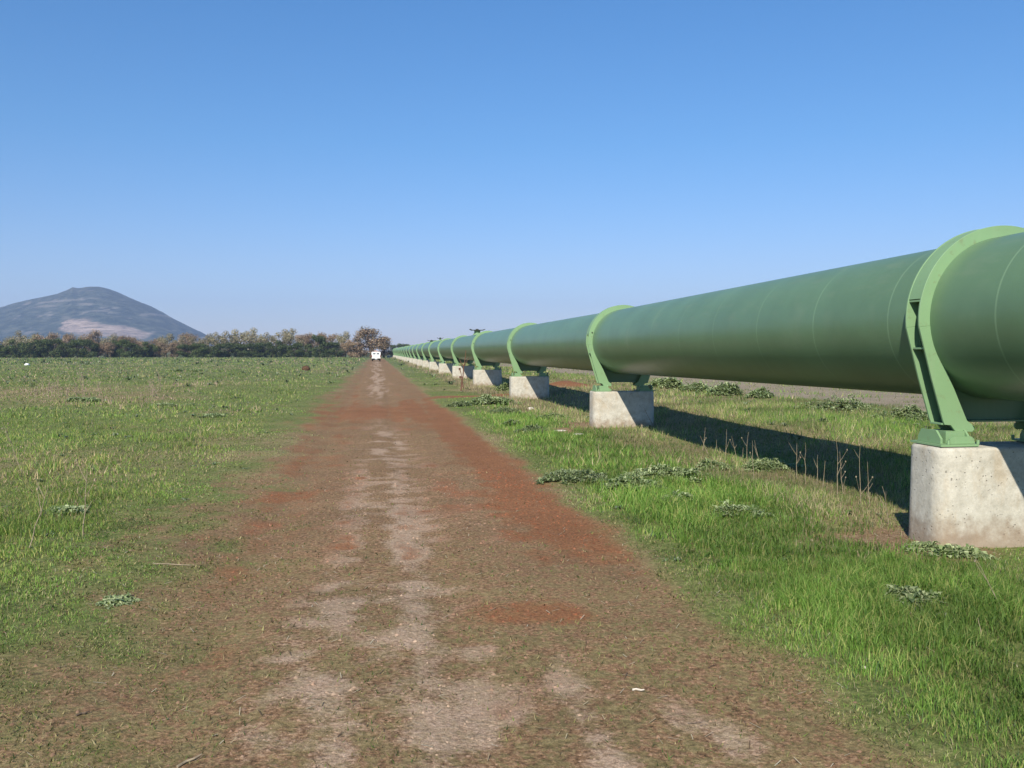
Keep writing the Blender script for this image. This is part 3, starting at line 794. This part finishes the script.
# ------------------------------------------------------------------ thistles, dry stalks, stones
def gz(x, y): return float(height(np.array([x]), np.array([y]))[0])
def thistle(px, py, wpx, hm, label, elong=1.0, dark=0, seedn=0):
    x, y = at(px, py); w_ = wpx / F * (x * math.sin(YAW) + y * math.cos(YAW)) / 2
    r = np.random.default_rng(1000 + seedn)
    W_ = w_ * elong
    n = int(np.clip(150 * W_ * w_ / .05, 60, 420))
    q = np.sqrt(r.random(n)); an = r.uniform(0, 2 * np.pi, n)
    edge = 1.1 + 1.3 * (fbm(np.cos(an) * 2.2 + seedn * 5 + 9, np.sin(an) * 2.2 + 9, 9) - .5) * 2
    ox = np.cos(an) * q * W_ * edge; oy = np.sin(an) * q * w_ * edge * .8
    lump = .45 + 1.1 * fbm(ox / W_ * 2.5 + seedn * 7, oy / w_ * 2.5, 13)
    top = .85 * hm * np.clip(1 - q ** 2.2, 0, 1) * lump
    zz = height(x + ox, y + oy) - gz(x, y) + top * r.uniform(.35, 1, n)
    pal = np.array(GREYG) * (1 - .22 * dark) * np.array([1.5, 1.5, 1.3])
    ls = min(.5 * w_, .085) if y < 25 else min(.4 * w_, .26)
    v, f1, c = weed_leaves(ox, oy, r.uniform(.6, 1.3, n) * ls, r.uniform(.15, .75, n) * ls, 8, pal, r, z=zz)
    fs = f1
    v2 = np.zeros((0, 3)); c2 = np.zeros((0, 3))
    o = np_mesh('thistle', np.concatenate([v, v2]), fs, M_LEAF, cols=np.concatenate([c, c2]))
    o.location = (x, y, gz(x, y))
    return tag(o, label, 'thistle plant', 'grey green thistles and low plants along the pipe')
TH = [(578, 480, 50, .12, 'dark dense thistle clump at the right edge of the red track', 1, 1),
      (632, 489, 46, .15, 'pale grey thistle, left and lower of a connected pair in the green verge', 1, 0),
      (664, 480, 62, .17, 'pale grey thistle mat reaching uphill toward the dry stalks', 1.1, 0),
      (682, 503, 40, .10, 'small flat thistle in green grass below the larger grey mat', 1, 0),
      (738, 517, 38, .13, 'round thistle alone in the middle of the green verge', 1, 0),
      (770, 470, 50, .15, 'thistle growing at the foot of the dry stalks', 1, 0),
      (712, 470, 30, .12, 'small thistle just left of the stalks above the verge', 1, 0),
      (915, 604, 60, .06, 'flat grey leaf mat in the lush grass near the right corner', 1, 1),
      (962, 558, 46, .05, 'long leafy sprawl lying at the foot of the nearest pier', 1, 0),
      (925, 552, 30, .05, 'tiny leaf sprawl at the left foot of the nearest pier', 1, 0),
      (535, 432, 30, .14, 'dark spiky plant in short turf below the white stone', 1, 1),
      (512, 426, 16, .12, 'tiny dark plant left of the spiky one near the white stone', 1, 1),
      (505, 413, 24, .16, 'low plant on the short turf left of the white stone', 1, 1),
      (552, 419, 24, .14, 'low plant right of the white stone', 1, 1),
      (488, 404, 34, .22, 'weed clump on the side of the red cross track', 1, 0),
      (462, 406, 18, .15, 'small weed at the junction of the red cross track', 1, 1),
      (507, 391, 20, .3, 'bushy weed at the shaded foot of the fourth pier', 1, 0),
      (845, 412, 62, .36, 'broad grey green bush beyond the pipe, left of the nearest ring', .9, 0),
      (912, 420, 50, .30, 'second broad bush beyond the pipe, showing left of the nearest leg', .9, 0),
      (668, 389, 30, .40, 'bush beyond the pipe just right of the second pier', 1, 0),
      (697, 392, 26, .30, 'grey bush at the edge of the gravel lane beyond the pipe', 1, 0),
      (728, 395, 30, .36, 'darker bush on the near edge of the gravel lane', 1, .4),
      (762, 398, 26, .26, 'small bush on the gravel edge, between two larger ones', 1, 0),
      (84, 400, 26, .10, 'pale grey weed clump in the left field', 1, 0),
      (166, 405, 18, .06, 'dark weed tuft in the left field right of the pale clump', 1, .3),
      (188, 404, 13, .05, 'tiny dark weed tuft beside another in the left field', 1, .3),
      (190, 371, 24, .14, 'dark green weed patch far out in the left field', 1, .3),
      (213, 417, 18, .07, 'bright green tuft in the middle of the left field', 1, -.3),
      (60, 516, 34, .07, 'leafy green clump near the left edge of the field', 1, -.2),
      (110, 604, 34, .012, 'flat dark leaf rosette in short turf at lower left', 1, .2),
      (420, 411, 0, 0, '', 1, 1)]
for i, t in enumerate(TH):
    if t[2]: thistle(*t[:5], elong=t[5], dark=t[6], seedn=i)

def dep(x, y): return x * math.sin(YAW) + y * math.cos(YAW)
def stalk(px, py, top_px, top_py, branches, label, m=None, group='dry stalks standing in the verge', rad=.006, name='dry_stalk', cat='dry stalk'):
    x, y = at(px, py); sc = F / dep(x, y)
    H = (py - top_py) / sc; dx = (top_px - px) / sc
    r = random.Random(int(px * 7 + py * 3))
    mb = MB(); pts = []
    for j in range(6):
        t = j / 5; pts.append((dx * t + r.uniform(-.012, .012) * H * (j > 0), r.uniform(-.02, .02) * H * (j > 0), -.03 + (H + .03) * t))
    mb.tube(pts, [rad * (1 - .7 * j / 5) for j in range(6)], 5)
    for b in range(branches):
        t = r.uniform(.35, .85); j = int(t * 5); p = Vector(pts[j]); a = r.uniform(0, 6.28); L = H * r.uniform(.15, .4)
        e = p + Vector((math.cos(a) * L * .55, math.sin(a) * L * .4, L * .85)); mid = (p + e) / 2 + Vector((0, 0, -.05 * L))
        mb.tube([p, mid, e], [rad * .6, rad * .45, rad * .25], 4)
        if r.random() < .6: mb.tube([e - Vector((0, 0, rad)), e + Vector((0, 0, rad * 2.5))], rad * 1.6, 5)
    o = mb.build(name, m or M_STALK); o.location = (x, y, gz(x, y))
    return tag(o, label, cat, group)
ST = [((703, 452), (706, 428), 1), ((710, 456), (700, 436), 1), ((718, 452), (716, 433), 0), ((726, 461), (727, 428), 1), ((739, 465), (732, 436), 2), ((743, 462), (744, 447), 0),
      ((747, 466), (749, 432), 1), ((755, 481), (753, 440), 1), ((761, 460), (755, 440), 2), ((798, 466), (797, 436), 3), ((807, 470), (806, 441), 1),
      ((818, 473), (819, 454), 1), ((824, 478), (826, 460), 0), ((839, 482), (838, 440), 2), ((845, 480), (840, 450), 3), ((863, 492), (860, 446), 3), ((872, 494), (868, 462), 1), ((892, 512), (884, 486), 2)]
for i, (b, t, n) in enumerate(ST):
    if b[0] > 750: b = (b[0], b[1] + (6 if b[0] < 790 else 13))
    side = 'left clump of the stalk row' if b[0] < 730 else 'middle of the stalk row' if b[0] < 790 else 'right part of the stalk row'
    stalk(b[0], b[1], t[0], t[1], n, f'thin pale dry stalk before the pipe shadow, in the {side}', rad=.0048)
for i, (b, t, n) in enumerate([((645, 424), (637, 399), 1), ((650, 424), (641, 402), 1), ((642, 425), (633, 411), 0), ((655, 428), (643, 407), 1), ((663, 431), (672, 414), 1), ((643, 442), (641, 424), 1), ((601, 462), (598, 443), 0)]):
    stalk(b[0], b[1], t[0], t[1], n, 'dry stalk standing alone in the green verge left of the others' if b[0] < 610 else 'dry brittle stalk leaning beside the second pier', rad=.009)
for i in range(13):
    x = 553 + i * 2.9 + random.uniform(-1, 1); yb = 402 + i * .55
    stalk(x, yb, x + random.uniform(-2, 2), yb - random.uniform(9, 15), random.randint(0, 1), 'pale dry straw in the strip between the second and third piers', rad=.008, group='dry straws between second and third piers')
stalk(461, 391, 466, 350, 2, 'tall rusty brown stalk leaning before the fifth pier', M_RSTALK, rad=.035, group=None)
stalk(463.5, 389, 460, 368, 2, 'short rusty brown stalk crossing the taller one before the fifth pier', M_RSTALK, rad=.03, group=None)
for b, t, n, l in [((22, 478), (3, 424), 5, 'dark branching dead weed at the left edge of the field'), ((24, 552), (46, 488), 2, 'pale leaning dead stem near the left edge of the field'),
                   ((80, 540), (86, 468), 4, 'tall pale dead weed with forked top in the left field'), ((22, 458), (24, 446), 1, 'short pale stem among the left weeds')]:
    stalk(*b, *t, n, l, rad=.006, group='dead weeds in the left field')
for i in range(22):   # twiggy brown dead weeds standing in the dry patch
    x = random.choice([random.uniform(60, 125), random.uniform(142, 162), random.uniform(20, 60)]); yb = random.uniform(386, 399)
    stalk(x, yb, x + random.uniform(-4, 4), yb - random.uniform(12, 22), 6, 'thin brown branching dead weed in the dry patch of the left field', simple('dead_weed_brown', (.26, .20, .15), .9) if i == 0 else bpy.data.materials['dead_weed_brown'], rad=.010, group='dead weeds in the dry patch')
stalk(1010, 612, 975, 556, 1, 'long pale straw leaning in the grass at the foot of the nearest pier', rad=.004, group=None)
stalk(988, 640, 982, 622, 0, 'short pale stem low in the lush grass at the right edge', rad=.004, group=None)

def stone(px, py, wpx, hf, m, name, label, cat, lift=0, seed=1):
    x, y = at(px, py); w_ = wpx / F * dep(x, y)
    r = random.Random(seed); bm = bmesh.new(); bmesh.ops.create_icosphere(bm, subdivisions=3, radius=.5)
    for v in bm.verts:
        n_ = .82 + .36 * float(fbm(np.array([v.co.x * 2.6 + seed * 3 + v.co.z]), np.array([v.co.y * 2.6 + v.co.z * 1.7]), 7, 3)[0])
        v.co = Vector((v.co.x * w_ * n_, v.co.y * w_ * .8 * n_, v.co.z * w_ * hf * n_))
    me = bpy.data.meshes.new(name); bm.to_mesh(me); bm.free(); me.materials.append(m)
    for p in me.polygons: p.use_smooth = True
    o = bpy.data.objects.new(name, me); o.location = (x, y, gz(x, y) + w_ * hf * .28 + lift); o.rotation_euler = (0, 0, seed)
    link(o); return tag(o, label, cat)
stone(531, 410, 8, .5, M_STONE, 'stone', 'white stone lying on the verge before the third pier', 'stone', seed=2)
stone(560, 431, 13, .12, M_STONE, 'stone', 'flat pale slab of crusted earth, left one before the second pier', 'stone', seed=3)
stone(578, 434, 14, .12, M_STONE, 'stone', 'flat pale slab of crusted earth touching the left corner of the second pier', 'stone', seed=4)
stone(27, 365.5, 6, .5, simple('white_debris', (.8, .8, .78), .8), 'stone', 'bright white stone far out in the left field', 'stone', seed=5)
stone(306, 371, 8.5, .75, M_BROWNROCK, 'earth_clod', 'dark brown clod of earth alone in the field left of the track', 'earth clod', seed=6)
stone(868, 648+24, 7, .5, M_STONE, 'stone', 'tiny pale stone in the lush grass at lower right', 'stone', seed=7)
def stick(px0, py0, px1, py1, rad, m, label):
    x0, y0 = at(px0, py0); x1, y1 = at(px1, py1); mb = MB()
    a = Vector((0, 0, rad * 1.0)); d = Vector((x1 - x0, y1 - y0, gz(x1, y1) - gz(x0, y0) + rad))
    mb.tube([a, d * .35 + Vector((0, .01, rad)), d * .7 + Vector((0, -.006, rad)), d + Vector((0, 0, rad))], [rad, rad * .9, rad * .8, rad * .5], 6)
    o = mb.build('stick', m); o.location = (x0, y0, gz(x0, y0)); return tag(o, label, 'stick')
stick(634, 687, 646, 688, .006, M_STONE, 'short white stick lying on the track')
stick(172, 762, 197, 752, .006, M_STALK, 'pale dry stick in the turf at the lower left')
stick(150, 567, 192, 566, .005, M_STALK, 'thin pale straw lying across the left shoulder of the track')
stick(70, 716, 84, 712, .005, M_BARK, 'small dark twig in the turf at the lower left corner')

# ------------------------------------------------------------------ trees at the end of the field
def tree_meshes(kind, seed):
    r = np.random.default_rng(seed); rr = random.Random(seed)
    mb = MB(); mb.tube([(0, 0, -.2), (.02, .03, .12), (-.02, .01, .34), (.0, 0, .55)], [.05, .04, .03, .015], 7)
    lobes = []
    nl = {'brown': 20, 'green': 18, 'tan': 17}[kind]
    for i in range(nl):
        a = rr.uniform(0, 6.28); rad = rr.uniform(.1, .42); zz = rr.uniform(.10, .86) if kind != 'green' else rr.uniform(.06, .84)
        wgt = math.sqrt(max(.05, 1 - ((zz - .45) / .52) ** 2)); rad *= wgt
        c = (math.cos(a) * rad, math.sin(a) * rad, zz); lobes.append((c, rr.uniform(.13, .22)))
        mb.tube([(0, 0, .12 + .3 * rr.random()), (c[0] * .5, c[1] * .5, .2 + zz * .5), c], [.018, .011, .003], 5)
        if kind != 'green':
            for _ in range(4):
                e = Vector(c) + Vector((rr.uniform(-1, 1), rr.uniform(-1, 1), rr.uniform(-.1, 1))) * .13
                mb.tube([(c[0] * .8, c[1] * .8, .15 + zz * .8), tuple(e)], [.005, .0015], 4)
    nf = {'brown': 3800, 'green': 4200, 'tan': 3200}[kind]
    li = r.integers(0, nl, nf); C = np.array([l[0] for l in lobes])[li]; S = np.array([l[1] for l in lobes])[li]
    d = r.normal(0, 1, (nf, 3)); d /= np.linalg.norm(d, axis=1)[:, None]
    P = C + d * S[:, None] * (r.random((nf, 1)) ** .45) * np.array([1.1, 1.1, .85])
    P[:, 2] = np.abs(P[:, 2])
    sz = r.uniform(.014, .036, nf) * (1.15 if kind == 'green' else .95)
    u = r.normal(0, 1, (nf, 3)); u /= np.linalg.norm(u, axis=1)[:, None]; v = np.cross(u, d); v /= np.linalg.norm(v, axis=1)[:, None] + 1e-6
    vs = np.stack([P - u * sz[:, None], P + u * sz[:, None] * .6 + v * sz[:, None] * .6, P + v * sz[:, None] * 1.2 + u * sz[:, None]*.2, P - v * sz[:, None] * .7], 1).reshape(-1, 3)
    i = np.arange(nf) * 4
    pal = {'brown': [(.40, .27, .18), (.47, .32, .22), (.29, .21, .15), (.38, .31, .22)], 'green': [(.065, .095, .032), (.10, .14, .045), (.15, .185, .07)], 'tan': [(.44, .36, .24), (.34, .31, .19), (.48, .40, .28), (.26, .26, .15)]}[kind]
    lobetint = r.uniform(.8, 1.25, nl)[li]
    col = np.array(pal)[r.integers(0, len(pal), nf)] * lobetint[:, None]
    return mb, vs, np.stack([i, i + 1, i + 2, i + 3], 1), np.repeat(col, 4, 0)
PROTO = {}
def proto(kind, v):
    if (kind, v) not in PROTO:
        mb, vs, q, c = tree_meshes(kind, hash(kind) % 97 if False else {'brown': 10, 'green': 40, 'tan': 70}[kind] + v)
        t = mb.build('trunk', M_BARK); cr = np_mesh('crown', vs, [q], M_LEAF, cols=c)
        PROTO[(kind, v)] = (t.data, cr.data)
        bpy.data.objects.remove(t); bpy.data.objects.remove(cr)
    return PROTO[(kind, v)]
TREES = []
def tree(kind, v, px, basey, wpx, hpx, Y, label=None):
    x = wx(px, Y)[0]; s = (x * math.sin(YAW) + Y * math.cos(YAW)) / F; td, cdm = proto(kind, v)
    r_ = empty({'brown': 'brown_tree', 'green': 'evergreen_bush', 'tan': 'pale_tree'}[kind], (x, Y, 0), random.uniform(0, 6.28))
    W = wpx * s; H = hpx * s
    for nme, d in (('trunk', td), ('crown', cdm)):
        o = bpy.data.objects.new(nme, d); link(o, r_); o.scale = (W, W, H)
    TREES.append([kind, px, Y, r_, label]); return r_
rt = random.Random(5)
px = -40
while px < 352:      # back row, brown and leafless looking
    kd = 'tan' if (196 < px < 300 or rt.random() < .22) else 'brown'
    hp = {0: 21}.get(0) + rt.uniform(-3, 4) + (0.5 if 200 < px < 300 else 0) - (3 if 120 < px < 200 else 0)
    Y = rt.uniform(292, 312)
    tree(kd, rt.randint(0, 3), px, 0, rt.uniform(17, 27), hp + 5, Y)
    px += rt.uniform(8, 13)
for a, b, h in ((-30, 14, 15), (18, 92, 21), (116, 154, 19), (186, 262, 15), (262, 302, 19), (306, 342, 24)):   # front, evergreen
    px = a
    while px < b:
        hh = h + rt.uniform(-2.5, 2)
        if 306 <= a: hh = 27 - abs(px - 321) * .75
        tree('green', rt.randint(0, 3), px, 0, rt.uniform(17, 25), hh, rt.uniform(276, 288)); px += rt.uniform(9, 14)
for a in (98, 108, 160, 172, 345, 352):
    tree('brown', rt.randint(0, 3), a, 0, 17, 16, 284)
tree('brown', 2, 357, 0, 28, 22, 262, 'lower brown tree at the left foot of the big round one')
tree('brown', 1, 371, 0, 40, 31, 262, 'biggest rounded red brown tree at the end of the dirt track, behind the white van')
tree('brown', 3, 384, 0, 24, 23, 266, 'brown tree between the biggest one and the end of the pipe')
for a, hp in ((396, 13), (404, 14), (409, 12), (418, 12), (430, 11), (442, 12), (460, 11)):
    tree('green', a % 4, a, 0, 14, hp, 430, None)
for kind, word in (('brown', 'brown bare tree'), ('tan', 'pale tan tree'), ('green', 'dark green bush')):
    L = sorted([t for t in TREES if t[0] == kind and not t[4] and t[1] < 390], key=lambda t: t[1])
    vis = [t for t in L if t[1] > 3]; off = [t for t in L if t[1] <= 3]
    NW = ['first', 'second', 'third', 'fourth', 'fifth', 'sixth', 'seventh', 'eighth', 'ninth', 'tenth', 'eleventh', 'twelfth', 'thirteenth', 'fourteenth', 'fifteenth', 'sixteenth', 'seventeenth', 'eighteenth', 'nineteenth', 'twentieth', 'twenty-first', 'twenty-second', 'twenty-third', 'twenty-fourth', 'twenty-fifth', 'twenty-sixth', 'twenty-seventh', 'twenty-eighth', 'twenty-ninth', 'thirtieth', 'thirty-first', 'thirty-second', 'thirty-third', 'thirty-fourth', 'thirty-fifth', 'thirty-sixth']
    for i, t in enumerate(vis):
        place = 'below the hill' if t[1] < 200 else 'right of the hill' if t[1] < 300 else 'near the end of the track'
        t[4] = f'{word} of the far tree line, {NW[i]} of its kind from left'
    for t in off: t[4] = f'{word} at the left end of the far tree line'
far = sorted([t for t in TREES if t[1] > 390], key=lambda t: t[1])
for i, t in enumerate(far): t[4] = f'tiny dark tree peeping over the pipe end, {NW[i]} from left'
for t in TREES:
    tag(t[3], t[4], 'tree' if t[0] != 'green' else 'bush', 'trees in the far tree line' if t[1] < 390 else 'distant trees beyond the pipe')

# ------------------------------------------------------------------ hill
HY = 3000.0
prof = [(-420, 345), (-260, 334), (-120, 321), (0, 307.6), (33, 299), (58, 294), (70, 289.4), (74, 287.2), (80, 288.2), (88, 287.2), (101, 287.8), (119, 293), (152, 307), (178, 321), (203, 333.5), (222, 344), (245, 352)]
hxs = np.array([wx(p, HY)[0] for p, _ in prof])
hzs = np.array([(VPY - q) / F * (x_ * math.sin(YAW) + HY * math.cos(YAW)) + CAM_Z for x_, (_, q) in zip(hxs, prof)])
ax_ = np.linspace(hxs[0], hxs[-1], 480); ay = np.linspace(HY - 900, HY + 500, 180)
XX, YY = np.meshgrid(ax_, ay)
yc = HY + 40 * np.sin(XX / 260)
bell = np.where(YY < yc, np.cos(np.clip((yc - YY) / 860, 0, 1) * np.pi / 2) ** 1.25, np.cos(np.clip((YY - yc) / 460, 0, 1) * np.pi / 2) ** 1.5)
XA = XX * HY / YY
HH = np.interp(XA, hxs, hzs) * bell * (YY / HY) ** .3
HH = HH + (fbm(XX / 90, YY / 90, 101, 5) - .5) * 16 * np.sqrt(np.clip(HH / 60, 0, 1)) * (1 - .75 * (np.abs(YY - yc) < 60))
HH = np.maximum(HH, 0) - .6
quarry = sstep(.30, .55, sstep(-1000, -940, XA) * (1 - sstep(-790, -640, XA)) * gauss(HH, 60 - (XA + 860) * .10, 20) + (fbm(XX / 45, HH / 10, 107) - .5) * .95) * (YY < yc)
terr = np.maximum(gauss(HH, 149 - np.abs(XA + 880) * .05, 3.6), gauss(HH, 132 - np.abs(XA + 900) * .03, 3.4) * (XA < -880)) * sstep(.45, .6, fbm(XX / 70, HH / 12, 111))
terr = np.maximum(terr, sstep(.66, .76, fbm(XX / 28, HH / 10, 113)) * .8)
terr = np.maximum(terr, gauss(XX, -930, 60) * gauss(HH, 195, 18) * sstep(.4, .6, fbm(XX / 15, HH / 9, 115)) * .9)
m, nt_, b_ = mat('hill_scrub'); k = N(nt_)
a = sep(k, k.attr('tint')); n1 = k.noise(.03, k.pos((1, 1, 2.5)), 8, .68); n2 = k.noise(.2, k.pos(), 5, .7)
c = k.ramp(n1, [(.38, (.020, .030, .020)), (.5, (.045, .060, .040)), (.64, (.10, .105, .075))])
c = k.mix(k.math('MULTIPLY', a[1], .55), c, (.30, .26, .22)); c = k.mix(a[0], c, k.ramp(k.noise(.05, k.pos((.5, 1, 4)), 5, .7), [(.38, (.16, .13, .10)), (.5, (.31, .235, .185)), (.62, (.44, .345, .28))]))
k.l(c, b_.inputs['Base Color']); b_.inputs['Roughness'].default_value = 1; b_.inputs['Specular IOR Level'].default_value = 0
k.l(k.bump(n1, 1, 8), b_.inputs['Normal'])
V2 = np.stack([XX.ravel(), YY.ravel(), HH.ravel()], 1); nx2, ny2 = XX.shape[1], XX.shape[0]
ii = (np.arange(ny2 - 1)[:, None] * nx2 + np.arange(nx2 - 1)[None, :]).ravel()
hill = np_mesh('hill', V2, [np.stack([ii, ii + 1, ii + nx2 + 1, ii + nx2], 1)], m, smooth=True, cols=np.stack([quarry.ravel(), terr.ravel(), 0 * quarry.ravel()], 1))
tag(hill, kind='structure')

# ------------------------------------------------------------------ haze
m = MB(); m.box(-3520, 3520, -80, 4320, -1.6, 240)
hm, hnt, hb = mat('haze_air'); hnt.nodes.remove(hb)
vol = hnt.nodes.new('ShaderNodeVolumePrincipled'); vol.inputs['Color'].default_value = (.50, .66, 1, 1); vol.inputs['Density'].default_value = .00022
vol.inputs['Anisotropy'].default_value = .0
hnt.links.new(vol.outputs[0], [n_ for n_ in hnt.nodes if n_.type == 'OUTPUT_MATERIAL'][0].inputs['Volume'])
hz = m.build('haze', hm); tag(hz, 'thin bluish haze in the air over the field', 'haze', kind='stuff')
scene.cycles.volume_bounces = 0
